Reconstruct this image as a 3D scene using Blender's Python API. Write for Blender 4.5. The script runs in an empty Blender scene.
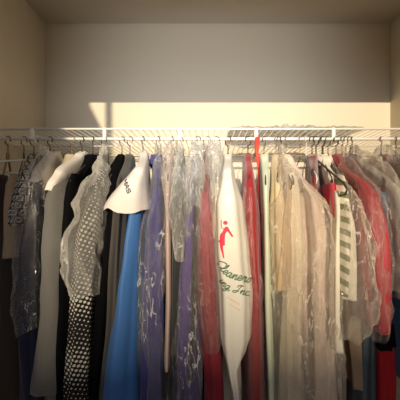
import bpy, bmesh, math, random
from mathutils import Vector, noise
from mathutils.bvhtree import BVHTree
random.seed(7)
S = bpy.context.scene; COL = S.collection
PI = math.pi
F, CX, CY = 210.0, 210.0, 209.0          # focal length and principal point of the photo
CAM = Vector((0, -1.2, 1.40))
ROD_Y, ROD_Z = -0.40, 1.667
def PX(px, D): return (px-CX)*D/F
def PZ(py, D): return 1.40-(py-CY)*D/F

# ------------------------------------------------------------------ materials
def newmat(name):
    m = bpy.data.materials.new(name); m.use_nodes = True
    nt = m.node_tree; nt.nodes.clear()
    return m, nt
def N(nt, t, **kw):
    n = nt.nodes.new(t)
    for k, v in kw.items(): setattr(n, k, v)
    return n
def principled(nt, col, rough=.7, metal=0, sheen=0):
    b = N(nt, 'ShaderNodeBsdfPrincipled'); o = N(nt, 'ShaderNodeOutputMaterial')
    if col is not None: b.inputs['Base Color'].default_value = (*col, 1)
    b.inputs['Roughness'].default_value = rough; b.inputs['Metallic'].default_value = metal
    if sheen: b.inputs['Sheen Weight'].default_value = sheen
    nt.links.new(b.outputs[0], o.inputs[0]); return b
def bump(nt, b, scale, strength, detail=4, dist=.002, vec=None, stretch=None):
    n = N(nt, 'ShaderNodeTexNoise'); n.inputs['Scale'].default_value = scale; n.inputs['Detail'].default_value = detail
    tc = N(nt, 'ShaderNodeTexCoord')
    if stretch:
        mp = N(nt, 'ShaderNodeMapping'); mp.inputs['Scale'].default_value = stretch
        nt.links.new(tc.outputs['Object'], mp.inputs[0]); nt.links.new(mp.outputs[0], n.inputs['Vector'])
    else: nt.links.new(tc.outputs['Object'], n.inputs['Vector'])
    bp = N(nt, 'ShaderNodeBump'); bp.inputs['Strength'].default_value = strength; bp.inputs['Distance'].default_value = dist
    nt.links.new(n.outputs[0], bp.inputs['Height'])
    if b is not None: nt.links.new(bp.outputs[0], b.inputs['Normal'])
    return n, bp
def fabric(name, col, rough=.85, sheen=.2, var=.12, weave=900, crease=.5, spec=None):
    m, nt = newmat(name); b = principled(nt, col, rough, 0, sheen)
    b.inputs['Sheen Roughness'].default_value = .5
    if spec is not None: b.inputs['Specular IOR Level'].default_value = spec
    n, bp = bump(nt, b, 22, crease, 5, .006, stretch=(1, 1, .35))
    w = N(nt, 'ShaderNodeTexNoise'); w.inputs['Scale'].default_value = weave/4
    tc = N(nt, 'ShaderNodeTexCoord'); nt.links.new(tc.outputs['Object'], w.inputs['Vector'])
    mx = N(nt, 'ShaderNodeMix', data_type='RGBA')
    mx.inputs[6].default_value = (*[c*(1-var) for c in col], 1); mx.inputs[7].default_value = (*[min(1, c*(1+var)) for c in col], 1)
    nt.links.new(w.outputs[0], mx.inputs[0]); nt.links.new(mx.outputs[2], b.inputs['Base Color'])
    return m
def mathn(nt, op, a, b=None):
    n = N(nt, 'ShaderNodeMath', operation=op)
    for i, v in enumerate((a, b)):
        if v is None: continue
        if isinstance(v, (int, float)): n.inputs[i].default_value = v
        else: nt.links.new(v, n.inputs[i])
    return n.outputs[0]
def uvsep(nt):
    uv = N(nt, 'ShaderNodeTexCoord'); s = N(nt, 'ShaderNodeSeparateXYZ'); nt.links.new(uv.outputs['UV'], s.inputs[0]); return s.outputs[0], s.outputs[1]
def film(name, tint=(.93, .92, .90), base=.012, edge=.22, rough=.10, bumps=.8, crease=.8):
    m, nt = newmat(name); L = nt.links.new
    o = N(nt, 'ShaderNodeOutputMaterial')
    tr = N(nt, 'ShaderNodeBsdfTransparent'); tr.inputs[0].default_value = (.995, .995, .99, 1)
    tc = N(nt, 'ShaderNodeTexCoord')
    mp = N(nt, 'ShaderNodeMapping'); mp.inputs['Scale'].default_value = (1, 1, .28)
    L(tc.outputs['Object'], mp.inputs[0])
    n1 = N(nt, 'ShaderNodeTexNoise'); n1.inputs['Scale'].default_value = 75; n1.inputs['Detail'].default_value = 4; n1.inputs['Distortion'].default_value = 1.2
    L(mp.outputs[0], n1.inputs['Vector'])
    v = N(nt, 'ShaderNodeTexVoronoi', feature='DISTANCE_TO_EDGE'); v.inputs['Scale'].default_value = 48
    L(n1.outputs['Color'], v.inputs['Vector'])
    va = N(nt, 'ShaderNodeVectorMath', operation='ADD'); vs = N(nt, 'ShaderNodeVectorMath', operation='SCALE'); vs.inputs['Scale'].default_value = .06
    L(n1.outputs['Color'], vs.inputs[0]); L(mp.outputs[0], va.inputs[0]); L(vs.outputs[0], va.inputs[1]); L(va.outputs[0], v.inputs['Vector'])
    ad = N(nt, 'ShaderNodeMath', operation='ADD'); L(n1.outputs[0], ad.inputs[0]); L(v.outputs['Distance'], ad.inputs[1])
    bp = N(nt, 'ShaderNodeBump'); bp.inputs['Strength'].default_value = bumps; bp.inputs['Distance'].default_value = .012
    L(ad.outputs[0], bp.inputs['Height'])
    df = N(nt, 'ShaderNodeBsdfDiffuse'); df.inputs[0].default_value = (*tint, 1)
    tl = N(nt, 'ShaderNodeBsdfTranslucent'); tl.inputs[0].default_value = (*tint, 1)
    dm = N(nt, 'ShaderNodeMixShader'); dm.inputs[0].default_value = .12; L(df.outputs[0], dm.inputs[1]); L(tl.outputs[0], dm.inputs[2])
    lw = N(nt, 'ShaderNodeLayerWeight'); lw.inputs['Blend'].default_value = .35; L(bp.outputs[0], lw.inputs['Normal'])
    mr = N(nt, 'ShaderNodeMapRange'); lf = N(nt, 'ShaderNodeLayerWeight'); lf.inputs['Blend'].default_value = .35; L(lf.outputs['Facing'], mr.inputs[0]); mr.inputs[3].default_value = base; mr.inputs[4].default_value = edge
    mp2 = N(nt, 'ShaderNodeMapping'); mp2.inputs['Scale'].default_value = (1, 1, .2); mp2.inputs['Rotation'].default_value = (.25, .2, 0)
    L(tc.outputs['Object'], mp2.inputs[0])
    n2 = N(nt, 'ShaderNodeTexNoise'); n2.inputs['Scale'].default_value = 44; n2.inputs['Detail'].default_value = 5; n2.inputs['Distortion'].default_value = .8; L(mp2.outputs[0], n2.inputs['Vector'])
    n3 = N(nt, 'ShaderNodeTexNoise'); n3.inputs['Scale'].default_value = 11; n3.inputs['Detail'].default_value = 2; L(mp.outputs[0], n3.inputs['Vector'])
    ab = mathn(nt, 'ABSOLUTE', mathn(nt, 'SUBTRACT', n2.outputs[0], .5))
    ln = N(nt, 'ShaderNodeMapRange'); L(ab, ln.inputs[0]); ln.inputs[1].default_value = .0; ln.inputs[2].default_value = .016; ln.inputs[3].default_value = 1; ln.inputs[4].default_value = 0
    pt = N(nt, 'ShaderNodeMapRange'); L(n3.outputs[0], pt.inputs[0]); pt.inputs[1].default_value = .42; pt.inputs[2].default_value = .58
    cr = mathn(nt, 'MULTIPLY', mathn(nt, 'MULTIPLY', ln.outputs[0], pt.outputs[0]), crease)  # whitened crease lines in the opacity, also standing in for specular streaks
    op = mathn(nt, 'MINIMUM', mathn(nt, 'ADD', mr.outputs[0], cr), .9)
    m1 = N(nt, 'ShaderNodeMixShader'); L(op, m1.inputs[0]); L(tr.outputs[0], m1.inputs[1]); L(dm.outputs[0], m1.inputs[2])
    gl = N(nt, 'ShaderNodeBsdfGlossy'); gl.inputs['Roughness'].default_value = rough; L(bp.outputs[0], gl.inputs['Normal'])
    fr = N(nt, 'ShaderNodeMapRange'); L(lw.outputs['Fresnel'], fr.inputs[0]); fr.inputs[3].default_value = .07; fr.inputs[4].default_value = .38
    m2 = N(nt, 'ShaderNodeMixShader'); L(fr.outputs[0], m2.inputs[0]); L(m1.outputs[0], m2.inputs[1]); L(gl.outputs[0], m2.inputs[2])
    L(m2.outputs[0], o.inputs[0]); return m
def paint(name, col):
    m, nt = newmat(name); b = principled(nt, col, .85); n, bp = bump(nt, b, 140, .25, 3, .001); return m

M = {}
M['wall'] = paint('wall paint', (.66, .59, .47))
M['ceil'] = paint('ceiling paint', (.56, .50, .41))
M['wire'] = newmat('white shelf coating')[0]; principled(M['wire'].node_tree, (.82, .80, .74), .4)
M['steel'] = newmat('hanger steel')[0]; principled(M['steel'].node_tree, (.30, .27, .23), .4, .8)
M['darkwire'] = newmat('dark hanger')[0]; principled(M['darkwire'].node_tree, (.045, .035, .03), .4)
M['brass'] = newmat('bronze wire')[0]; principled(M['brass'].node_tree, (.36, .24, .13), .4, .6)
M['whiteplastic'] = newmat('white plastic')[0]; principled(M['whiteplastic'].node_tree, (.75, .72, .66), .4)
M['paper'] = fabric('white paper', (.74, .70, .66), .7, 0, .04, 300, .5)
M['whitebag'] = fabric('white poly', (.72, .70, .62), .45, 0, .02, 200, .35)
M['black'] = fabric('black cloth', (.004, .004, .005), .95, 0, .1, spec=.05)
M['brown'] = fabric('dark brown cloth', (.030, .018, .012), .9, .1)
M['tan'] = fabric('tan cloth', (.34, .24, .15))
M['navy'] = fabric('navy cloth', (.010, .012, .045), .8, .1)
M['grey'] = fabric('grey wool', (.125, .122, .112), .9, .2, .3, 1400)
M['cream'] = fabric('cream cloth', (.55, .47, .33))
M['taupe'] = fabric('taupe cloth', (.055, .048, .04))
M['blue'] = fabric('blue cloth', (.035, .14, .40), .6, .15, .05)
M['purple'] = fabric('violet blue cloth', (.035, .035, .18), .7, .2)
M['palepink'] = fabric('pale rose cloth', (.50, .36, .32))
M['charcoal'] = fabric('charcoal cloth', (.02, .021, .024))
M['indigo'] = fabric('indigo cloth', (.075, .045, .22))
M['olive'] = fabric('dark olive cloth', (.035, .033, .022))
M['maroon'] = fabric('crimson cloth', (.25, .008, .022), .55)
M['red'] = fabric('red cloth', (.32, .012, .018), .5)
M['redribbon'] = fabric('orange red ribbon', (.62, .05, .025), .5)
M['mint'] = fabric('mint white cloth', (.60, .66, .48))
M['sand'] = fabric('sand cloth', (.62, .47, .28))
M['lightbrown'] = fabric('light brown cloth', (.50, .36, .21))
M['beige'] = fabric('beige cloth', (.72, .61, .44))
M['blush'] = fabric('blush cloth', (.74, .59, .48))
M['rust'] = fabric('red brown velvet', (.17, .03, .022), .8, .5)
M['ivory'] = fabric('ivory cloth', (.72, .67, .55))
M['pink'] = fabric('hot pink cloth', (.72, .05, .10), .6)
M['rose'] = fabric('rose red cloth', (.34, .018, .028), .55)
M['palegrey'] = fabric('pale grey cloth', (.36, .34, .31))
M['mauve'] = fabric('mauve cloth', (.36, .22, .21))
M['steelblue'] = fabric('steel blue cloth', (.09, .17, .27))
M['bluegrey'] = fabric('blue grey cloth', (.075, .10, .12))
M['satin'] = fabric('red satin', (.38, .008, .02), .3, 0, .05)
M['orange'] = fabric('orange cloth', (.7, .18, .02), .6)
M['film'] = film('clear film')
M['filmheavy'] = film('cloudy film', (1.0, .90, .78), .08, .42, .10, 1.0, .7)
M['filmcrinkle'] = film('crinkled film', (.88, .86, .79), .15, .65, .12, 1.0, .7)
M['filmpink'] = film('rosy film', (.92, .70, .64), .01, .20, .10, .8, .4)
M['inkred'] = newmat('red print')[0]; principled(M['inkred'].node_tree, (.72, .015, .06), .6)
M['inkgreen'] = newmat('green print')[0]; principled(M['inkgreen'].node_tree, (.05, .14, .06), .6)
M['inkblack'] = newmat('black print')[0]; principled(M['inkblack'].node_tree, (.02, .02, .018), .6)
M['inkpale'] = newmat('faded red print')[0]; principled(M['inkpale'].node_tree, (.75, .42, .33), .6)

def two_tone(name, a, b, fac, rough=.7):
    m, nt = newmat(name); bs = principled(nt, None, rough); u, v = uvsep(nt)
    mx = N(nt, 'ShaderNodeMix', data_type='RGBA'); mx.inputs[6].default_value = (*a, 1); mx.inputs[7].default_value = (*b, 1)
    nt.links.new(fac(nt, u, v), mx.inputs[0]); nt.links.new(mx.outputs[2], bs.inputs['Base Color'])
    bump(nt, bs, 22, .4, 4, .005); return m
def dotfac(nt, u, v):
    P = .0115
    a = mathn(nt, 'DIVIDE', u, P); b = mathn(nt, 'DIVIDE', v, P)
    # rotated lattice, dot size grows and shrinks in bands down the dress
    p = mathn(nt, 'ADD', mathn(nt, 'MULTIPLY', a, .9), mathn(nt, 'MULTIPLY', b, .42))
    q = mathn(nt, 'ADD', mathn(nt, 'MULTIPLY', b, .9), mathn(nt, 'MULTIPLY', a, -.42))
    fp = mathn(nt, 'SUBTRACT', mathn(nt, 'FRACT', p), .5); fq = mathn(nt, 'SUBTRACT', mathn(nt, 'FRACT', q), .5)
    d = mathn(nt, 'SQRT', mathn(nt, 'ADD', mathn(nt, 'MULTIPLY', fp, fp), mathn(nt, 'MULTIPLY', fq, fq)))
    r = mathn(nt, 'ADD', .25, mathn(nt, 'MULTIPLY', mathn(nt, 'SINE', mathn(nt, 'MULTIPLY', v, 34)), .09))
    return mathn(nt, 'LESS_THAN', d, r)
M['dots'] = two_tone('black cloth with ivory dots', (.004, .004, .005), (.62, .59, .50), dotfac, .95)
def stripefac(nt, u, v): return mathn(nt, 'LESS_THAN', mathn(nt, 'FRACT', mathn(nt, 'DIVIDE', mathn(nt, 'ADD', v, mathn(nt, 'MULTIPLY', u, .25)), .034)), .48)
M['stripes'] = two_tone('green and cream striped cloth', (.74, .70, .58), (.17, .19, .085), stripefac)
def geofac(nt, u, v):
    P = .020
    a = mathn(nt, 'FRACT', mathn(nt, 'DIVIDE', mathn(nt, 'ADD', u, mathn(nt, 'MULTIPLY', v, .3)), P)); b = mathn(nt, 'FRACT', mathn(nt, 'DIVIDE', v, P))
    x = mathn(nt, 'ABSOLUTE', mathn(nt, 'SUBTRACT', a, .5)); y = mathn(nt, 'ABSOLUTE', mathn(nt, 'SUBTRACT', b, .5))
    mx = mathn(nt, 'MAXIMUM', x, y)
    ring = mathn(nt, 'MULTIPLY', mathn(nt, 'GREATER_THAN', mx, .17), mathn(nt, 'LESS_THAN', mx, .40))
    diag = mathn(nt, 'LESS_THAN', mathn(nt, 'ABSOLUTE', mathn(nt, 'SUBTRACT', mathn(nt, 'ADD', a, b), 1)), .12)
    return mathn(nt, 'MAXIMUM', mathn(nt, 'SUBTRACT', 1, ring), diag)
M['geo'] = two_tone('black and white geometric knit', (.010, .010, .016), (.50, .48, .42), lambda nt, u, v: mathn(nt, 'SUBTRACT', 1, geofac(nt, u, v)))

# ------------------------------------------------------------------ object helpers
def link(name, me, m, parent=None, smooth=True):
    o = bpy.data.objects.new(name, me); COL.objects.link(o)
    if m is not None: me.materials.append(m)
    if smooth:
        for p in me.polygons: p.use_smooth = True
    if parent: o.parent = parent
    return o
def empty(name, loc=(0, 0, 0)):
    o = bpy.data.objects.new(name, None); o.empty_display_size = .05; COL.objects.link(o); o.location = loc; return o
def tag(o, label, cat, group=None, kind=None):
    o['label'] = label; o['category'] = cat
    if group: o['group'] = group
    if kind: o['kind'] = kind
    return o
def adopt(parent, *kids):
    bpy.context.view_layer.update()
    for k in kids:
        k.parent = parent; k.location = Vector(k.location)-Vector(parent.location)
def box_me(name, a, b, bev=0):
    bm = bmesh.new(); bmesh.ops.create_cube(bm, size=1)
    for v in bm.verts:
        v.co = Vector([(a[i]+b[i])/2+v.co[i]*(b[i]-a[i]) for i in range(3)])
    if bev: bmesh.ops.bevel(bm, geom=bm.edges[:], offset=bev, segments=2, affect='EDGES')
    me = bpy.data.meshes.new(name); bm.to_mesh(me); bm.free(); return me
def tube_into(bm, pts, r, n=8, closed=False):
    pts = [Vector(p) for p in pts]; rings = []
    m = len(pts); prev = None
    for i, p in enumerate(pts):
        if closed: t = pts[(i+1) % m]-pts[i-1]
        else: t = pts[min(i+1, m-1)]-pts[max(i-1, 0)]
        t.normalize()
        if prev is None:
            a = Vector((0, 0, 1)) if abs(t.z) < .9 else Vector((1, 0, 0))
            u = t.cross(a).normalized()
        else: u = (prev-t*prev.dot(t)).normalized()
        prev = u; w = t.cross(u)
        rr = r(i/(m-1)) if callable(r) else r
        rings.append([bm.verts.new(p+(u*math.cos(2*PI*k/n)+w*math.sin(2*PI*k/n))*rr) for k in range(n)])
    for i in range(m if closed else m-1):
        A, B = rings[i], rings[(i+1) % m]
        for k in range(n): bm.faces.new((A[k], A[(k+1) % n], B[(k+1) % n], B[k]))
    if not closed:
        bm.faces.new(rings[0][::-1]); bm.faces.new(rings[-1])
def done(bm, name):
    bmesh.ops.recalc_face_normals(bm, faces=bm.faces[:])
    me = bpy.data.meshes.new(name); bm.to_mesh(me); bm.free(); return me
def lerp(a, b, t): return a+(b-a)*t
def interp(rows, z):                     # rows sorted by falling z: (z, a, b)
    if z >= rows[0][0]: return rows[0][1:]
    for p, q in zip(rows, rows[1:]):
        if z >= q[0]:
            t = (p[0]-z)/(p[0]-q[0]); t = t*t*(3-2*t)*.5+t*.5
            return tuple(lerp(p[i], q[i], t) for i in range(1, len(p)))
    return rows[-1][1:]
def prof(z, R, drop=1.0, neck=1.603):    # reach of the shoulder line below the hanger neck
    pts = [(neck, .025), (neck-.018*drop, .055), (neck-.105*drop, R*.86), (neck-.14*drop, R*.96), (neck-.185*drop, R), (0, R)]
    return interp(pts, z)[0]

# ------------------------------------------------------------------ one hanging layer (cloth or film)
def layer(name, hook, Dn, rows, m, hem, parent=None, neck=1.603, drop=1.0, top=None, grow=0.0, fold=.009, nf=5, seed=0,
          crumple=0.0, back=1.0, Nn=56, Mm=70, front_trim=0.0, ragged=0.0, solid=True, thick_neck=.016, zhem=None, xs=1.0, tpow=1.25):
    rr = [(PZ(y, Dn), PX(l, Dn), PX(r, Dn)) for y, l, r in rows]
    hx = PX(hook, -ROD_Y*0+.8); hy = ROD_Y
    R = .8-Dn
    z0 = neck if top is None else top
    z1 = PZ(hem, Dn) if zhem is None else zhem
    L0, R0 = interp(rr, rr[0][0]); xn0 = (L0+R0)/2
    me = bpy.data.meshes.new(name); bm = bmesh.new(); rings = []; uvs = []
    for j in range(Mm+1):
        t = j/Mm; t = t**1.25
        z = lerp(z0, z1, t)
        L, Rr = interp(rr, z); xn = (L+Rr)/2; hw = max(.004, (Rr-L)/2)*xs+grow
        r = prof(z, R, drop, neck)
        k = r/R
        fr = Vector((lerp(hx, xn, k), lerp(hy, -1.2+Dn, k)))
        kb = k*back
        bk = Vector((hx-(xn0-hx)*kb*.8+(xn-xn0)*.6*kb, hy+R*kb*.92))
        d = (fr-bk); Ln = d.length; d.normalize(); fr = fr+d*(grow-front_trim*min(1, k)); bk = bk-d*grow
        c = (fr+bk)/2; hu = (fr-bk).length/2; nrm = Vector((-d.y, d.x))
        if nrm.x < 0: nrm = -nrm
        th = lerp(thick_neck+grow, hw, min(1, max(0, (neck-z)/(.20*drop)))**tpow)
        ring = []; per = 0; last = None; uvr = []
        fg = min(1, (neck-z)/.35) if neck > z else 0
        for i in range(Nn):
            a = 2*PI*i/Nn
            ca, sa = math.cos(a), math.sin(a)
            e1 = math.copysign(abs(ca)**.58, ca); e2 = math.copysign(abs(sa)**.62, sa)
            x = th*e1; u = hu*e2
            ph = seed*1.7+z*2.2
            f = fold*fg*(math.sin(nf*a+ph)+.55*math.sin((nf*2+1)*a-ph*1.6+seed))
            p2 = c+nrm*x+d*u
            out = (nrm*e1*.9+d*e2*.7)
            nz = noise.noise(Vector((p2.x*9, p2.y*9, z*3.2+seed*7.3)))*fold*1.1
            if crumple:
                q = Vector((p2.x*15+seed*3.1, p2.y*15, z*6))
                n1 = 1-abs(noise.noise(q))*2.4
                n2 = 1-abs(noise.noise(q*2.3+Vector((5, 3, 1))))*2.4
                nz += crumple*(.65*(n1-.5)+.4*(n2-.5))
            p = Vector((p2.x, p2.y))+out*(f+nz)
            zz = z
            if ragged and t > .8: zz += ragged*noise.noise(Vector((a*1.6, seed, 2)))*(t-.8)/.2
            if solid is False and t < .05: zz += .01*noise.noise(Vector((a*3, seed, 9)))
            v = bm.verts.new((p.x, p.y, zz)); ring.append(v)
            if last is not None: per += (v.co-last).length
            uvr.append((per, z)); last = v.co.copy()
        rings.append(ring); uvs.append(uvr)
    uvl = bm.loops.layers.uv.new('UVMap')
    for j in range(Mm):
        for i in range(Nn):
            i2 = (i+1) % Nn
            f = bm.faces.new((rings[j][i], rings[j][i2], rings[j+1][i2], rings[j+1][i]))
            cc = [uvs[j][i], uvs[j][i2], uvs[j+1][i2], uvs[j+1][i]]
            if i2 == 0: cc[1] = (uvs[j][i][0]+.004, cc[1][1]); cc[2] = (uvs[j+1][i][0]+.004, cc[2][1])
            for lp, w in zip(f.loops, cc): lp[uvl].uv = w
    if solid:
        bm.faces.new(rings[0]); bm.faces.new(rings[-1][::-1])
    bmesh.ops.recalc_face_normals(bm, faces=bm.faces[:])
    bm.to_mesh(me); bm.free()
    return link(name, me, m, parent)

def sleeve(name, hook, Dn, rows, m, end, parent, seed=0, side=1, rad=1.0, top=1.505):
    # a hanging sleeve: tapered folded tube starting at the shoulder point of the hanger
    rr = [(PZ(y, Dn), PX(l, Dn), PX(r, Dn)) for y, l, r in rows]
    hx = PX(hook, .8); R = .8-Dn; L0, R0 = rr[0][1:]; xn0 = (L0+R0)/2
    z1 = PZ(end, Dn); bm = bmesh.new(); rings = []; uvs = []; Mm, Nn = 44, 28
    for j in range(Mm+1):
        t = j/Mm; z = lerp(top, z1, t); L, Rr = interp(rr, z); xn = (L+Rr)/2; hw = max(.006, (Rr-L)/2)*rad
        head = min(1, max(.12, (t/.16)))**.5
        r = prof(z, R)/R
        u_half = .052*head*(1-.25*t)
        if side > 0: c = Vector((lerp(hx, xn, r), lerp(ROD_Y, -1.2+Dn, r)+u_half*.8))
        else: c = Vector((hx-(xn0-hx)*r*.8+(xn-xn0)*.6, ROD_Y+R*.92*r-u_half*.8))
        ring = []; uvr = []
        for i in range(Nn):
            a = 2*PI*i/Nn
            f = 1+.10*math.sin(3*a+z*9+seed)*t+.07*noise.noise(Vector((math.cos(a)*1.5, math.sin(a)*1.5, z*11+seed)))*2
            p = (c.x+hw*head*math.cos(a)*f, c.y+u_half*math.sin(a)*f, z)
            ring.append(bm.verts.new(p)); uvr.append((a*.03, z))
        rings.append(ring); uvs.append(uvr)
    uvl = bm.loops.layers.uv.new('UVMap')
    for j in range(Mm):
        for i in range(Nn):
            i2 = (i+1) % Nn
            f = bm.faces.new((rings[j][i], rings[j][i2], rings[j+1][i2], rings[j+1][i]))
            cc = [uvs[j][i], (uvs[j][i][0]+2*PI/Nn*.03, uvs[j][i][1]), (uvs[j][i][0]+2*PI/Nn*.03, uvs[j+1][i][1]), uvs[j+1][i]]
            for lp, w in zip(f.loops, cc): lp[uvl].uv = w
    bm.faces.new(rings[0]); bm.faces.new(rings[-1][::-1])
    return link(name, done(bm, name), m, parent)

def collar(hook, near, Dn, m, parent, zc=1.60, w=.05, h=.03):
    hx = PX(hook, .8); xn = PX(near, Dn); d = Vector((xn-hx, (-1.2+Dn)-ROD_Y, 0)).normalized(); n = Vector((-d.y, d.x, 0))
    bm = bmesh.new(); rings = []
    for i in range(24):
        a = 2*PI*i/24; c = Vector((hx, ROD_Y, zc))+d*math.cos(a)*w+n*math.sin(a)*w*.42
        c.z -= .022*abs(math.cos(a))**2
        o = (d*math.cos(a)+n*math.sin(a)*.5).normalized()
        rings.append([bm.verts.new(c+q) for q in (Vector((0, 0, h*.2)), Vector((0, 0, h*.2))+o*.004, o*.016+Vector((0, 0, -h)), o*.011+Vector((0, 0, -h)), )])
    for i in range(24):
        A, B = rings[i], rings[(i+1) % 24]
        for k in range(4): bm.faces.new((A[k], A[(k+1) % 4], B[(k+1) % 4], B[k]))
    return link('collar', done(bm, 'collar'), m, parent)

# ------------------------------------------------------------------ hangers
HR = random.Random(11)
def hanger(hook, near, Dn, label, m='steel', r=.0013, group='hangers on the rod', tiltz=0, neckz=1.592, name='wire_hanger', arm=.205, drop=.10, flip=False, bar=True):
    hx = PX(hook, .8); xn = PX(near, Dn)
    d = Vector((xn-hx, (-1.2+Dn)-ROD_Y, 0)); L = min(arm, d.length-.012); d.normalize()
    root = empty(name, (hx, ROD_Y, neckz)); zt = ROD_Z+.0058+r+.0008; Rh = .0165; cz = zt-Rh
    s = -1 if flip else 1; mm = M[m]
    pts = []
    for k in range(15):
        a = math.radians(200-k*(290/14)); pts.append(d*(-s)*(-math.cos(a))*Rh*(-1)+Vector((0, 0, cz-neckz+Rh*math.sin(a))))
    # arc tip -> over the rod -> down into the neck
    pts.append(Vector((0, 0, .028))); pts.append(Vector((0, 0, .012))); pts.append(Vector((0, 0, 0)))
    bm = bmesh.new(); tube_into(bm, pts, r, 8); h = link('hook', done(bm, 'hook'), mm, root); h.rotation_euler = (0, 0, HR.uniform(.25, .95)*(1 if hook < 230 else -1))
    w = []
    a = Vector((0, 0, 0)); 
    ends = []
    for sg in (1, -1):
        q = [Vector((0, 0, 0)), d*sg*.02+Vector((0, 0, -.006)), d*sg*L*.5+Vector((0, 0, -drop*.48)), d*sg*L*.93+Vector((0, 0, -drop*.9)),
             d*sg*L+Vector((0, 0, -drop-.004)), d*sg*L*.96+Vector((0, 0, -drop-.016))]
        ends.append(q)
    loop = ends[0]+ends[1][::-1][:-1]
    bm = bmesh.new(); tube_into(bm, loop if bar else loop, r*1.15, 8, closed=True)
    link('shoulder_wire', done(bm, 'shoulder_wire'), mm, root)
    bm = bmesh.new(); tw = []
    for k in range(25): tw.append(Vector((math.cos(k*1.3)*r*1.5, math.sin(k*1.3)*r*1.5, .001+k*.0008)))
    tube_into(bm, tw, r*.8, 6); link('twisted_neck', done(bm, 'twisted_neck'), mm, root)
    tag(root, label, 'hanger', group); return root

# ------------------------------------------------------------------ the setting
def struct(name, a, b, m, bev=0):
    o = link(name, box_me(name, a, b, bev), m, smooth=False); o['kind'] = 'structure'; return o
WL, WR = -.94, 1.03; CZ = 2.46
struct('floor', (-2.4, -3.4, -.05), (2.6, .1, 0), paint('floor carpet', (.22, .18, .14)))
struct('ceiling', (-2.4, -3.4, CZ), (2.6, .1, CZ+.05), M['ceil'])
struct('wall_back', (WL-.1, 0, 0), (WR+.1, .1, CZ), M['wall'])
struct('wall_left', (WL-.1, -.72, 0), (WL, 0, CZ), M['wall'])
struct('wall_right', (WR, -.72, 0), (WR+.1, 0, CZ), M['wall'])
for nm, a, b in (('wall_front_left', (-2.4, -.80, 0), (-.80, -.70, CZ)), ('wall_front_right', (1.03, -.80, 0), (2.6, -.70, CZ)), ('wall_front_header', (-.80, -.80, 2.075), (1.03, -.70, CZ))):
    struct(nm, a, b, M['wall'])
struct('wall_room_left', (-2.45, -3.4, 0), (-2.35, -.70, CZ), M['wall'])
struct('wall_room_right', (2.55, -3.4, 0), (2.65, -.70, CZ), M['wall'])
wx0, wx1, wz0, wz1 = -.98, 1.25, 1.02, 2.42
for nm, a, b in (('wall_rear_left', (-2.4, -3.4, 0), (wx0, -3.3, CZ)), ('wall_rear_right', (wx1, -3.4, 0), (2.6, -3.3, CZ)),
                 ('wall_rear_lower', (wx0, -3.4, 0), (wx1, -3.3, wz0)), ('wall_rear_upper', (wx0, -3.4, wz1), (wx1, -3.3, CZ))):
    struct(nm, a, b, M['wall'])
# mullion of an invented, unseen window, added to cast the wall's shadow bar
wf = struct('added_mullion_1', (-.715, -3.37, wz0), (-.675, -3.33, wz1), M['wire'])
def shading_sheer():  # unseen lace panel, added so the sun fades out down the clothes
    m, nt = newmat('lace, denser toward its hem'); L = nt.links.new
    o = N(nt, 'ShaderNodeOutputMaterial'); tr = N(nt, 'ShaderNodeBsdfTransparent'); df = N(nt, 'ShaderNodeBsdfDiffuse'); df.inputs[0].default_value = (.6, .55, .45, 1)
    tc = N(nt, 'ShaderNodeTexCoord'); sp = N(nt, 'ShaderNodeSeparateXYZ'); L(tc.outputs['Object'], sp.inputs[0])
    mr = N(nt, 'ShaderNodeMapRange'); L(sp.outputs[2], mr.inputs[0]); mr.inputs[1].default_value = 1.14; mr.inputs[2].default_value = 1.53; mr.inputs[3].default_value = 1; mr.inputs[4].default_value = 0
    mx = N(nt, 'ShaderNodeMixShader'); L(mr.outputs[0], mx.inputs[0]); L(tr.outputs[0], mx.inputs[1]); L(df.outputs[0], mx.inputs[2]); L(mx.outputs[0], o.inputs[0])
    bm = bmesh.new(); A = [];
    for k in range(121):
        x = lerp(-1.0, 1.27, k/120); y = -3.29+.008*math.sin(k*.9); A.append([bm.verts.new((x, y+dy, z)) for dy, z in ((0, 1.0), (0, 1.55), (.001, 1.55), (.001, 1.0))])
    for a, b in zip(A, A[1:]): bm.faces.new((a[0], b[0], b[1], a[1]))
    o = link('added_curtain_3', done(bm, 'added_curtain_3'), m); o['kind'] = 'structure'
shading_sheer()
def shading_drape(edge, outer, label):  # unseen curtains, added with edges shaped to cut the sun at both sides
    bm = bmesh.new(); rows = []
    for z, xe in edge:
        r = []
        for k in range(41):
            t = k/40; x = lerp(outer, xe, t); r.append((x, -3.27+.018*math.sin(t*38), z))
        rows.append([bm.verts.new(p) for p in r]+[bm.verts.new((p[0], p[1]+.004, p[2])) for p in r[::-1]])
    for A, B in zip(rows, rows[1:]):
        for k in range(82): bm.faces.new((A[k], A[(k+1) % 82], B[(k+1) % 82], B[k]))
    bm.faces.new(rows[0]); bm.faces.new(rows[-1][::-1])
    o = link('added_curtain', done(bm, 'added_curtain'), M['cream']); o['kind'] = 'structure'; o.name = 'added_curtain_'+label
shading_drape([(2.44, -.80), (2.27, -.80), (2.13, -.73), (1.95, -.66), (1.75, -.58), (1.5, -.57), (.1, -.57)], -1.3, '1')
shading_drape([(2.44, 1.22), (2.10, 1.2), (1.95, .85), (1.78, .50), (1.6, .42), (.1, .42)], 1.6, '2')

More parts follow.
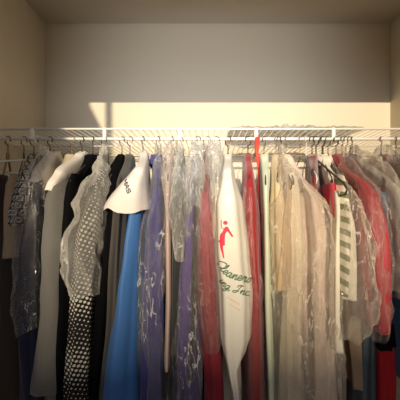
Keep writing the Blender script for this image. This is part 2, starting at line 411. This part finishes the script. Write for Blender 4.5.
# wire shelf -------------------------------------------------------------
SZ = 1.705
root = empty('wire_shelf', (0, -.2, SZ)); tag(root, 'white ventilated wire closet shelf with hanging rod spanning the back wall', 'shelf')
def tubes(name, lst, m):
    bm = bmesh.new()
    for p, q, r in lst: tube_into(bm, [p, q], r, 8)
    o = link(name, done(bm, name), m); adopt(root, o); return o
tubes('front_rail', [((WL+.004, -.4, SZ), (WR-.004, -.4, SZ), .0042)], M['wire'])
tubes('hanging_rod', [((WL+.004, -.4, ROD_Z), (WR-.004, -.4, ROD_Z), .0058)], M['wire'])
tubes('back_rail', [((WL+.004, -.012, SZ-.004), (WR-.004, -.012, SZ-.004), .004)], M['wire'])
tubes('middle_rail', [((WL+.004, -.2, SZ-.006), (WR-.004, -.2, SZ-.006), .003)], M['wire'])
wl = []
x = WL+.02
while x < WR-.01: wl.append(((x, -.4, SZ+.0015), (x, -.008, SZ+.0015), .0017)); x += .0254
o = tubes('deck_wires', wl, M['wire'])
for px in (33, 105, 180, 256, 333, -42):
    X = PX(px, .8)
    o = link('lip_post', box_me('lip_post', (X-.006, -.4065, ROD_Z-.004), (X+.006, -.400, SZ+.003), .0015), M['wire'], smooth=False); adopt(root, o)
for X in (WL+.002, WR-.002):
    s = 1 if X < 0 else -1
    o = link('end_bracket', box_me('end_bracket', (min(X, X+s*.012), -.415, ROD_Z-.012), (max(X, X+s*.012), -.385, SZ+.008), .002), M['wire'], smooth=False); adopt(root, o)

# ------------------------------------------------------------------ garments
GAR = {}; LAST = [1.0]
def garment(kind, label, cat, hook, Dn, rows, m, hem, sleeves=None, col=None, grp=None, hang=True, hlabel=None, hm='darkwire', hr=.0016, **kw):
    mm = M[m]; near = (rows[0][1]+rows[0][2])/2; seed = len(GAR)*1.37+.5
    kw.setdefault('drop', 1.0+.28*((len(GAR)*.618) % 1)); LAST[0] = kw['drop']
    root = empty(kind, (PX(hook, .8), ROD_Y, PZ(hem, Dn)))
    trim = .035 if sleeves else 0
    parts = []
    if sleeves or col:
        b = layer('body', hook, Dn, rows, mm, hem, seed=seed, front_trim=trim, xs=.8 if sleeves else 1, **kw); parts.append(b)
        if sleeves:
            parts.append(sleeve('sleeve', hook, Dn, rows, mm, sleeves, None, seed))
            parts.append(sleeve('sleeve', hook, Dn, rows, mm, sleeves, None, seed+2, side=-1))
        if col: parts.append(collar(hook, near, Dn, M[col], None))
        adopt(root, *parts); obj = root
    else:
        bpy.data.objects.remove(root)
        obj = layer(kind, hook, Dn, rows, mm, hem, seed=seed, **kw); parts.append(obj)
    tag(obj, label, cat, grp)
    GAR[len(GAR)] = obj
    if hang: hanger(hook, near, Dn, hlabel or 'wire hanger carrying the '+label.split(' with ')[0], hm, hr, drop=.10*LAST[0])
    return obj, parts
def bag(label, hook, Dn, rows, m='film', hem=400, grow=.004, crumple=.016, **kw):
    seed = len(GAR)*2.1+.3; kw.setdefault('drop', LAST[0]+.02); GAR[len(GAR)] = None
    kw.setdefault('fold', .009); kw.setdefault('ragged', .03)
    o = layer('garment_bag', hook, Dn, rows, M[m], hem, seed=seed, grow=grow, crumple=crumple, solid=False, Nn=110, Mm=150, neck=kw.pop('neck', 1.640), thick_neck=kw.pop('thick_neck', .002), **kw)
    tag(o, label, 'garment bag', 'clear dry-cleaning bags'); return o

# left end
garment('coat', 'dark brown coat hanging at the far left edge', 'coat', 8, .60, [(185, -14, 2), (260, -6, 14), (400, -8, 16)], 'brown', 470, sleeves=420, hm='brass', hr=.003, drop=1.6, top=1.50)
garment('jacket', 'tan jacket sleeve hanging below the black and white patterned top', 'jacket', 24, .59, [(190, 3, 15), (255, 0, 18)], 'tan', 262, sleeves=258, drop=1.5, top=1.50)
garment('blouse', 'black and white geometric patterned top in clear film at the left', 'blouse', 34, .575, [(178, 14, 30), (200, 9, 26), (228, 4, 20)], 'geo', 226, hm='darkwire', hr=.0018)
garment('dress', 'navy blue dress in clear film between patterned top and grey coat', 'dress', 50, .575, [(178, 26, 46), (260, 19, 38), (330, 17, 36), (400, 20, 38)], 'navy', 460, col='navy', hm='darkwire', hr=.0018)
bag('clear plastic bag hanging over the navy dress and patterned top at left', 44, .560, [(176, 14, 50), (230, 12, 42), (300, 14, 40), (335, 18, 36)], 'film', 336)
garment('coat', 'long grey wool coat left of the polka dot dress', 'coat', 82, .575, [(180, 44, 66), (200, 39, 66), (300, 34, 62), (400, 27, 58)], 'grey', 480, sleeves=395, col='grey', hm='darkwire', hr=.0018)
garment('blouse', 'small cream ruffled blouse tucked behind the grey coat shoulder', 'blouse', 72, .68, [(165, 56, 76), (225, 60, 76)], 'cream', 225, fold=.012, nf=9, drop=.6, hm='brass')
garment('jacket', 'black suit jacket between grey coat and polka dot dress', 'jacket', 93, .585, [(185, 60, 76), (250, 58, 72), (400, 52, 66)], 'black', 470, sleeves=400, col='black')
garment('dress', 'long black dress with ivory polka dots in short clear bag', 'dress', 104, .575, [(172, 92, 108), (240, 76, 96), (320, 68, 92), (400, 59, 88)], 'dots', 480, fold=.007)
bag('short bunched clear plastic bag over the polka dot dress', 104, .545, [(168, 84, 112), (185, 72, 112), (203, 68, 110), (216, 76, 106), (240, 61, 100), (280, 60, 99), (300, 70, 98)], 'filmcrinkle', 298, crumple=.022)
garment('dress', 'long plain black dress right of the polka dot dress', 'dress', 122, .585, [(185, 100, 116), (250, 97, 114), (300, 92, 110), (400, 82, 102)], 'black', 480)
garment('skirt', 'narrow dark taupe garment beside the black and blue dresses', 'skirt', 130, .585, [(190, 112, 124), (300, 105, 118), (400, 96, 112)], 'taupe', 480)
blue, _ = garment('dress', 'long bright blue dress under white paper shoulder cover', 'dress', 143, .575, [(190, 126, 146), (205, 125, 147), (250, 119, 145), (300, 111, 143), (400, 97, 138)], 'blue', 500, fold=.009, nf=4, hm='darkwire', hr=.0018)

# white paper shoulder covers
def cover(label, hook, Dn, rows, hem, **kw):
    seed = len(GAR)*1.9; GAR[len(GAR)] = None
    o = layer('paper_cover', hook, Dn, rows, M['paper'], hem, seed=seed, fold=.004, nf=3, neck=1.612, ragged=.02, Nn=72, solid=False, **kw)
    tag(o, label, 'paper cover', 'white paper shoulder covers'); return o
capeo = cover('white paper shoulder cover with black printing over the blue dress', 144, .548, [(152, 136, 148), (206, 98, 152)], 209, grow=.003, tpow=.8)
cover('white paper shoulder cover on the navy dress at left', 54, .60, [(176, 22, 46), (186, 22, 46)], 184, grow=.004)
cover('white paper shoulder cover on the grey coat', 84, .568, [(170, 42, 64), (190, 38, 58)], 190, grow=.003)

# violet group
garment('dress', 'violet blue dress in clear film right of the bright blue dress', 'dress', 158, .575, [(185, 150, 163), (230, 145, 164), (300, 143, 164), (400, 141, 162)], 'purple', 480, col='purple', hm='darkwire', hr=.0018)
bag('clear plastic bag over the violet blue dress', 158, .560, [(170, 152, 164), (200, 147, 166), (225, 141, 166), (300, 137, 167), (400, 139, 168)], 'film', 470)
garment('trousers', 'narrow pale rose trousers hanging right of violet blue dress', 'trousers', 172, .575, [(200, 163, 171), (300, 164, 172), (372, 162, 170)], 'palepink', 372, fold=.003)
garment('dress', 'charcoal dress with short crinkled bag left of indigo dress', 'dress', 180, .585, [(190, 170, 186), (260, 171, 188), (400, 168, 186)], 'charcoal', 480)
bag('short crinkled clear bag over the charcoal dress', 180, .560, [(175, 166, 188), (230, 168, 190), (262, 173, 189)], 'filmcrinkle', 262, crumple=.02)
garment('jacket', 'dark olive jacket between charcoal dress and crimson blouse', 'jacket', 198, .60, [(178, 190, 199), (300, 188, 198), (400, 186, 196)], 'olive', 420, sleeves=380)
garment('dress', 'flared indigo dress in clear film left of the crimson blouse', 'dress', 196, .59, [(195, 188, 196), (240, 182, 197), (300, 176, 199), (400, 170, 202)], 'indigo', 480)
bag('long clear plastic bag flaring over the indigo dress', 195, .560, [(170, 190, 202), (220, 184, 200), (260, 178, 200), (400, 168, 204)], 'film', 470)
garment('dress', 'crimson dress in rosy film left of the white printed bag', 'dress', 207, .585, [(180, 197, 211), (215, 196, 214), (290, 198, 217), (400, 204, 226)], 'maroon', 480, fold=.008)
bag('rosy clear plastic bag over the crimson dress', 207, .560, [(182, 196, 213), (230, 197, 215), (290, 197, 222), (350, 202, 224)], 'filmpink', 352)
garment('blouse', 'cream blouse sleeve edge beside the white printed bag', 'blouse', 216, .585, [(178, 211, 221), (238, 212, 221)], 'cream', 240)

bag('short clear bag bunched over the pale rose trousers', 171, .565, [(165, 160, 174), (200, 161, 174), (232, 163, 173)], 'filmheavy', 230, crumple=.02, drop=1.0, neck=1.65, thick_neck=.012)
bag('short clear bag bunched over the dark olive jacket', 198, .57, [(165, 186, 202), (190, 188, 202), (212, 190, 201)], 'filmcrinkle', 210, crumple=.02, drop=.95, neck=1.655, thick_neck=.014)
bag('short clear bag bunched over the cream blouse beside the white bag', 215, .575, [(165, 206, 222), (185, 209, 222), (205, 211, 221)], 'filmcrinkle', 200, crumple=.02, drop=.95, neck=1.655, thick_neck=.014)
wb, _ = garment('laundry_bag', 'white dry cleaner bag with red figure and green script', 'laundry bag', 228, .532, [(168, 219, 237), (200, 212, 245), (250, 212, 251), (300, 217, 255), (345, 219, 252), (360, 222, 247), (376, 227, 240), (400, 232, 241)], 'whitebag', 420,
                fold=.006, nf=5, hm='darkwire', hr=.002, Nn=90, Mm=110, xs=1.08, drop=.95)
garment('dress', 'red dress in clear film right of the white printed bag', 'dress', 248, .575, [(170, 241, 258), (205, 239, 260), (250, 242, 262), (300, 246, 265), (400, 245, 267)], 'red', 480, fold=.007, hm='darkwire', hr=.002)
bag('long clear plastic bag over the red dress', 248, .560, [(200, 241, 256), (250, 243, 259), (300, 247, 263), (400, 246, 266)], 'filmpink', 470, fold=.006, crumple=.01, grow=.002, top=1.46)

# red ribbon over the rod
bm = bmesh.new(); Rr = []
X = PX(258.5, .77)
path = [(-.3925, 1.60), (-.3925, 1.665), (-.397, 1.6755), (-.403, 1.6755), (-.4085, 1.668), (-.412, 1.62), (-.42, 1.54), (-.435, 1.46), (-.45, 1.38), (-.455, 1.30)]
for i, (y, z) in enumerate(path):
    w = .0065+.003*math.sin(i*1.9); sk = .004*math.sin(i*2.3)
    Rr.append([bm.verts.new((X+sk-w, y, z)), bm.verts.new((X+sk+w, y-.002, z)), bm.verts.new((X+sk+w, y-.0032, z)), bm.verts.new((X+sk-w, y-.0012, z))])
for a, b in zip(Rr, Rr[1:]):
    for k in range(4): bm.faces.new((a[k], a[(k+1) % 4], b[(k+1) % 4], b[k]))
bm.faces.new(Rr[0]); bm.faces.new(Rr[-1][::-1])
rib = empty('ribbon', (X, -.42, 1.60)); tag(rib, 'orange red ribbon strap looped over the rod beside the red dress', 'ribbon')
o = link('strap', done(bm, 'strap'), M['redribbon']); adopt(rib, o)
bm = bmesh.new(); tube_into(bm, [(X-.014, -.418, 1.575), (X-.004, -.420, 1.590), (X+.003, -.421, 1.592), (X+.018, -.420, 1.607)], .0022, 8)
o = link('knot', done(bm, 'knot'), M['redribbon']); adopt(rib, o)

# pale group in the big cloudy bag
garment('trousers', 'narrow mint white garment edge right of the red dress', 'trousers', 264, .585, [(195, 262, 270), (290, 264, 272), (400, 268, 275)], 'mint', 480, fold=.003)
garment('blouse', 'sand coloured blouse inside the large cloudy bag', 'blouse', 276, .60, [(178, 270, 286), (240, 270, 288), (300, 272, 288)], 'sand', 275, hm='steel', hr=.0016)
garment('blouse', 'light brown blouse beside sand one inside the large cloudy bag', 'blouse', 279, .585, [(176, 286, 300), (230, 280, 296), (300, 274, 292)], 'lightbrown', 292, fold=.01)
garment('dress', 'beige dress inside the large cloudy bag beside sand blouse', 'dress', 281, .60, [(190, 288, 302), (300, 284, 306), (400, 280, 308)], 'beige', 480, fold=.010, nf=7, hm='darkwire', hr=.0016)
garment('dress', 'wide blush dress inside the large cloudy bag', 'dress', 286, .60, [(172, 298, 312), (196, 304, 330), (250, 308, 338), (400, 312, 342)], 'blush', 480, fold=.012, nf=7, hm='steel', hr=.0016)
bag('large cloudy plastic bag over the sand, beige and blush clothes', 281, .560, [(160, 262, 312), (178, 262, 332), (200, 263, 346), (260, 268, 346), (330, 270, 348), (400, 272, 352)], 'filmheavy', 470, crumple=.016, back=.6, drop=1.3, tpow=1.9)
hanger(300, 316, .64, 'bare bronze wire hanger turned sideways above the blush dress', 'brass', .0016, drop=.08)
hanger(306, 318, .60, 'white wire hanger beside the bare bronze hanger', 'whiteplastic', .0016)

# right group
garment('jacket', 'red brown velvet jacket shoulder behind the bare black hanger', 'jacket', 312, .63, [(160, 305, 321), (230, 306, 322)], 'rust', 260, drop=.8, hm='darkwire', hr=.002)
garment('blouse', 'ivory blouse with open collar at the bare black hanger', 'blouse', 323, .585, [(160, 326, 344), (180, 330, 350), (230, 336, 356)], 'ivory', 300, col='ivory', drop=1.3, hm='darkwire', hr=.002)
hanger(316, 352, .500, 'black hanger with exposed sloping arm in front of ivory blouse', 'darkwire', .0024, drop=.135, neckz=1.588, arm=.28)
garment('blouse', 'hot pink top glimpsed left of the green striped sleeve', 'blouse', 322, .565, [(192, 330, 342), (218, 333, 341)], 'pink', 218, top=1.475)
garment('cardigan', 'green and cream striped cardigan in clear film', 'cardigan', 328, .575, [(200, 341, 352), (250, 342, 353), (296, 339, 350)], 'stripes', 298, sleeves=296, top=1.5)
garment('scarf', 'long narrow white scarf ending in a pinkish tip', 'scarf', 321, .555, [(192, 336, 342), (250, 335, 341), (320, 334, 341), (340, 333, 344), (355, 333, 346)], 'ivory', 354, top=1.45, fold=.002, back=.2, hang=False)
bag('clear crinkled bag over the green striped cardigan', 331, .54, [(170, 338, 358), (200, 340, 370), (260, 342, 378), (320, 340, 384), (345, 338, 364)], 'filmheavy', 345, crumple=.022, back=.7, neck=1.58, drop=1.25)
garment('dress', 'rose red dress in rosy film right of the striped cardigan', 'dress', 336, .565, [(165, 350, 370), (190, 360, 386), (250, 366, 392), (330, 372, 394)], 'rose', 334, fold=.008)
bag('rosy clear plastic bag over the rose red dress', 338, .55, [(165, 350, 372), (190, 359, 388), (250, 364, 394), (330, 366, 395)], 'filmpink', 338, crumple=.018)
garment('skirt', 'tan skirt hanging low beneath the striped cardigan', 'skirt', 336, .68, [(200, 338, 350), (310, 344, 366), (392, 352, 368)], 'tan', 390, top=1.3, drop=1)
garment('trousers', 'blue grey trousers right of the low tan skirt', 'trousers', 342, .66, [(200, 355, 370), (310, 368, 384), (400, 364, 384)], 'bluegrey', 480, top=1.4)
garment('blouse', 'pale grey blouse in cloudy film near the right wall', 'blouse', 352, .575, [(165, 380, 402), (200, 396, 412), (300, 398, 420)], 'palegrey', 300)
bag('cloudy bag over the pale grey blouse near right wall', 353, .56, [(165, 378, 404), (200, 392, 412), (300, 396, 424)], 'filmheavy', 300, crumple=.018)
garment('blouse', 'steel blue blouse right of the rose red dress', 'blouse', 346, .60, [(190, 384, 396), (230, 386, 402), (296, 388, 406)], 'steelblue', 298, top=1.45)
gs, ps = garment('gown', 'glossy red satin gown with black sash at lower right', 'dress', 350, .64, [(220, 372, 384), (320, 378, 396), (400, 378, 398)], 'satin', 480, top=1.35, col=None)
sa = layer('sash', 350, .64, [(220, 372, 384), (320, 378, 396), (400, 378, 398)], M['black'], 350, top=PZ(328, .64), neck=1.603, grow=.005, seed=(len(GAR)-1)*1.37+.5, drop=LAST[0], Mm=16)
sa.parent = gs; sa['label'] = 'black sash'
garment('blouse', 'mauve blouse in cloudy film at the right edge', 'blouse', 381, .60, [(190, 428, 448), (300, 430, 452)], 'mauve', 300)
bag('cloudy bag with gathered top over the mauve blouse', 381, .575, [(180, 426, 452), (300, 428, 456)], 'filmheavy', 300, crumple=.02)
garment('jacket', 'steel blue jacket beside the right wall', 'jacket', 396, .60, [(190, 455, 475), (400, 455, 480)], 'steelblue', 420)

# ------------------------------------------------------------------ prints on the white bag and on the paper cover
def surf(o):
    return BVHTree.FromPolygons([v.co.copy() for v in o.data.vertices], [list(p.vertices) for p in o.data.polygons])
def onto(tree, px, py, off=.0012):
    d = Vector(((px-CX)/F, 1, -(py-CY)/F)).normalized()
    h = tree.ray_cast(CAM, d)
    return None if h[0] is None else h[0]-d*off
def smooth_line(P, n=7):
    out = []
    for i in range(len(P)-1):
        p0, p1, p2, p3 = P[max(i-1, 0)], P[i], P[i+1], P[min(i+2, len(P)-1)]
        for k in range(n):
            t = k/n
            out.append(tuple(.5*(2*p1[c]+(p2[c]-p0[c])*t+(2*p0[c]-5*p1[c]+4*p2[c]-p3[c])*t*t+(3*p1[c]-p0[c]-3*p2[c]+p3[c])*t**3) for c in (0, 1)))
    out.append(P[-1]); return out
def ribbon(bm, tree, P, w):
    prev = None
    for i, p in enumerate(P):
        a, b = P[max(i-1, 0)], P[min(i+1, len(P)-1)]
        dx, dy = b[0]-a[0], b[1]-a[1]; L = math.hypot(dx, dy) or 1
        nx, ny = -dy/L*w/2, dx/L*w/2
        q = [onto(tree, p[0]+nx, p[1]+ny), onto(tree, p[0]-nx, p[1]-ny)]
        if None in q or (q[0]-q[1]).length > .02: prev = None; continue
        v = [bm.verts.new(k) for k in q]
        if prev:
            try: bm.faces.new((prev[0], prev[1], v[1], v[0]))
            except ValueError: pass
        prev = v
GL = {'C': ([(1.2, 1.5), (.9, 2.0), (.4, 1.6), (.05, .8), (.3, .08), (.8, .1), (1.2, .4)], 1.2),
 'l': ([(-.1, .1), (.5, 1.2), (.55, 2.1), (.3, 2.0), (.15, 1), (.2, .12), (.5, .02), (.8, .35)], .75),
 'e': ([(-.1, .35), (.45, .5), (.55, .9), (.3, 1.02), (.05, .5), (.25, .0), (.75, .3)], .75),
 'a': ([(.7, .85), (.4, 1), (.05, .6), (.1, .05), (.4, .05), (.65, .6), (.75, .98), (.65, .2), (.8, .0), (1.05, .3)], 1.0),
 'n': ([(0, .3), (.2, .98), (.15, 0), (.3, .6), (.6, 1), (.7, .8), (.62, .1), (.8, 0), (1.05, .3)], 1.0),
 'r': ([(0, .3), (.25, 1.1), (.3, .85), (.6, .95), (.5, .6), (.45, .1), (.65, 0), (.9, .3)], .85),
 's': ([(-.05, .25), (.35, 1.1), (.5, .5), (.3, .0), (.0, .1)], .7),
 'i': ([(0, .3), (.2, 1), (.12, .1), (.35, 0), (.6, .3)], .55),
 'g': ([(.7, .85), (.4, 1), (.05, .6), (.1, .05), (.4, .05), (.65, .6), (.75, .98), (.6, -.5), (.3, -.9), (.1, -.6), (.9, .25)], .9),
 'I': ([(.2, 1.3), (.4, 1.85), (1.2, 1.9), (.8, 1.7), (.6, .6), (.3, 0), (-.2, .05), (0, .4), (.8, .5)], 1.15),
 'c': ([(.65, .85), (.35, 1), (.05, .5), (.3, .0), (.75, .3)], .75),
 ',': ([(.15, .15), (.2, 0), (.0, -.4)], .75), '.': ([(.1, .0), (.2, .12)], .4), ' ': ([], .3)}
def script(bm, tree, text, base, size, w, slant=.25):
    seg = smooth_line(base, 20); acc = [0]
    for a, b in zip(seg, seg[1:]): acc.append(acc[-1]+math.hypot(b[0]-a[0], b[1]-a[1]))
    tot = sum(GL[c][1] for c in text); k = acc[-1]/tot; x0 = 0
    def at(u):
        u = max(0, min(acc[-1]-1e-4, u)); i = max(j for j in range(len(acc)-1) if acc[j] <= u)
        t = (u-acc[i])/(acc[i+1]-acc[i]); a, b = seg[i], seg[i+1]; L = math.hypot(b[0]-a[0], b[1]-a[1])
        return lerp(a[0], b[0], t), lerp(a[1], b[1], t), (b[1]-a[1])/L, -(b[0]-a[0])/L
    for c in text:
        P, adv = GL[c]
        if P:
            out = []
            for x, y in smooth_line(P, 6):
                bx, by, nx, ny = at((x0+x+slant*y)*k); out.append((bx+nx*y*size*.7, by+ny*y*size))
            ribbon(bm, tree, out, w)
        x0 += adv
tw_ = surf(wb)
bm = bmesh.new()
script(bm, tw_, 'Cleaners', [(216.5, 262), (223, 273), (233, 279), (250.5, 283)], 5.2, 1.05)
script(bm, tw_, 'ing, Inc.', [(219, 281), (226, 288.5), (235, 292.5), (250.5, 296.5)], 4.4, .9)
o = link('green_lettering', done(bm, 'green_lettering'), M['inkgreen'], wb)
bm = bmesh.new(); rnd = random.Random(4)
for (xa, ya, xb, yb, c) in ((227, 297, 240, 305, 9), (229, 304, 241, 311, 8)):
    for k in range(c):
        t = k/c; x = lerp(xa, xb, t); y = lerp(ya, yb, t)
        ribbon(bm, tw_, [(x, y+1), (x+.5, y-.6), (x+.9, y+.8), (x+1.2, y+.2)], .45)
link('faded_red_lettering', done(bm, 'faded_red_lettering'), M['inkpale'], wb)
FIG = [(108, 101), (128, 103), (142, 130), (158, 158), (174, 180), (158, 184), (135, 152), (121, 138), (107, 160), (102, 200), (104, 250), (90, 254), (88, 272), (94, 310), (99, 356), (88, 352), (78, 310), (66, 272), (61, 220), (62, 182), (68, 162), (84, 142), (94, 118)]
FIG = [(212+x/8, 214+y/8) for x, y in FIG]
def inside(P, x, y):
    c = False
    for (x1, y1), (x2, y2) in zip(P, P[1:]+P[:1]):
        if (y1 > y) != (y2 > y) and x < (x2-x1)*(y-y1)/(y2-y1)+x1: c = not c
    return c
bm = bmesh.new(); h = .22; vv = {}
def gv(i, j):
    if (i, j) not in vv:
        p = onto(tw_, i*h, j*h); vv[(i, j)] = None if p is None else bm.verts.new(p)
    return vv[(i, j)]
for i in range(int(214/h), int(238/h)):
    for j in range(int(216/h), int(262/h)):
        x, y = (i+.5)*h, (j+.5)*h
        if inside(FIG, x, y) or ((x-225.4)/2.3)**2+((y-222.8)/2.1)**2 < 1:
            q = [gv(i, j), gv(i+1, j), gv(i+1, j+1), gv(i, j+1)]
            if None not in q: bm.faces.new(q)
ribbon(bm, tw_, [(223.6, 229), (221.6, 227.5), (221.2, 224), (221.4, 220)], .9)
ribbon(bm, tw_, [(220, 241), (218.5, 241.6)], 1.6)
link('red_figure_print', done(bm, 'red_figure_print'), M['inkred'], wb)
bm = bmesh.new(); tc_ = surf(capeo)
def blk(P, k):
    ux, uy = .33, .94; ox, oy = 122.6+ux*k*5.0, 180.3+uy*k*5.0
    ribbon(bm, tc_, smooth_line([(ox+x*ux*4+y*uy*4.2, oy+x*uy*4-y*ux*4.2) for x, y in P], 4), 1.0)
blk([(0, 0), (0, 1), (.5, .4), (1, 1), (1, 0)], 0); blk([(0, 0), (.5, 1), (1, 0)], 1); blk([(.2, .35), (.8, .35)], 1); blk([(1, .9), (.1, .9), (.1, .5), (.9, .5), (.9, .1), (0, .1)], 2)
link('black_lettering', done(bm, 'black_lettering'), M['inkblack'], capeo)

# crumpled film lying on the shelf
bm = bmesh.new(); NX, NY = 110, 34; top = []; bot = []
for i in range(NX+1):
    a = []; b = []
    for j in range(NY+1):
        u, v = i/NX, j/NY; x = .075+.52*u+.01*noise.noise(Vector((v*5, 1, 0))); y = -.392+.27*v*(.75+.25*math.sin(u*7)**2)
        e = min(1, 6*min(u, 1-u), 5*min(v, 1-v)+.15)
        hgt = .004+e*(.010+.012*abs(noise.noise(Vector((x*28, y*20, 3))))*2+.008*abs(noise.noise(Vector((x*60, y*50, 8))))*2+.016*max(0, u-.6))
        a.append(bm.verts.new((x, y, SZ+.0045+hgt))); b.append(bm.verts.new((x, y, SZ+.0045)))
    top.append(a); bot.append(b)
for i in range(NX):
    for j in range(NY):
        bm.faces.new((top[i][j], top[i+1][j], top[i+1][j+1], top[i][j+1])); bm.faces.new((bot[i][j], bot[i][j+1], bot[i+1][j+1], bot[i+1][j]))
o = link('film_bag', done(bm, 'film_bag'), M['filmcrinkle']); tag(o, 'crumpled empty plastic bag lying on the wire shelf right of centre', 'plastic bag')
# white tubular hanger turned along the rod
hh = hanger(40, 40, .6, 'white tubular hanger turned along the rod at the far left', 'whiteplastic', .0030, drop=.045)
hh.rotation_euler = (0, 0, math.radians(80))

# ------------------------------------------------------------------ camera and light
cam = bpy.data.cameras.new('camera'); co = bpy.data.objects.new('camera', cam); COL.objects.link(co); S.camera = co
co.location = CAM; co.rotation_euler = (PI/2, 0, 0); cam.sensor_width = 36; cam.lens = 36*F/400; cam.shift_x = -(CX-200)/400; cam.shift_y = (CY-200)/400
cam.clip_start = .02

def light(name, t, loc, rot, energy, col, **kw):
    l = bpy.data.lights.new(name, t); l.energy = energy; l.color = col
    for k, v in kw.items(): setattr(l, k, v)
    o = bpy.data.objects.new(name, l); COL.objects.link(o); o.location = loc; o.rotation_euler = rot; return o
el, az = math.radians(4.8), math.radians(-2)
d = Vector((-math.sin(az)*math.cos(el), math.cos(az)*math.cos(el), -math.sin(el)))
sun = light('sun', 'SUN', (0, -6, 2.6), (0, 0, 0), 3.5, (1, .82, .58), angle=math.radians(.6))
sun.rotation_euler = d.to_track_quat('-Z', 'Y').to_euler()
light('cool_fill_area', 'AREA', (.05, -3.24, 1.85), (PI/2, 0, 0), 6, (.72, .85, 1), shape='RECTANGLE', size=1.6, size_y=.9)  # area lamp added at the invented window for cool light on the wall
sp = light('fill_spot_behind_camera', 'SPOT', (-.02, -1.45, 1.62), (0, 0, 0), 37, (.95, .97, 1), spot_size=math.radians(70), spot_blend=1.0, shadow_soft_size=.07)  # added soft spot, no real torch; makes the central glow and edge falloff
sp.rotation_euler = (Vector((0, 0, 2.02))-sp.location).to_track_quat('-Z', 'Y').to_euler()
light('warm_fill_point', 'POINT', (.9, -2.6, 2.2), (0, 0, 0), 7, (1, .64, .32), shadow_soft_size=.15)  # unseen warm point light, added to tint the outer walls brown
w = bpy.data.worlds.new('world'); S.world = w; w.use_nodes = True
w.node_tree.nodes['Background'].inputs[0].default_value = (.5, .65, .9, 1); w.node_tree.nodes['Background'].inputs[1].default_value = .5
S.view_settings.view_transform = 'Standard'; S.view_settings.look = 'None'; S.view_settings.gamma = 1; S.view_settings.exposure = .27
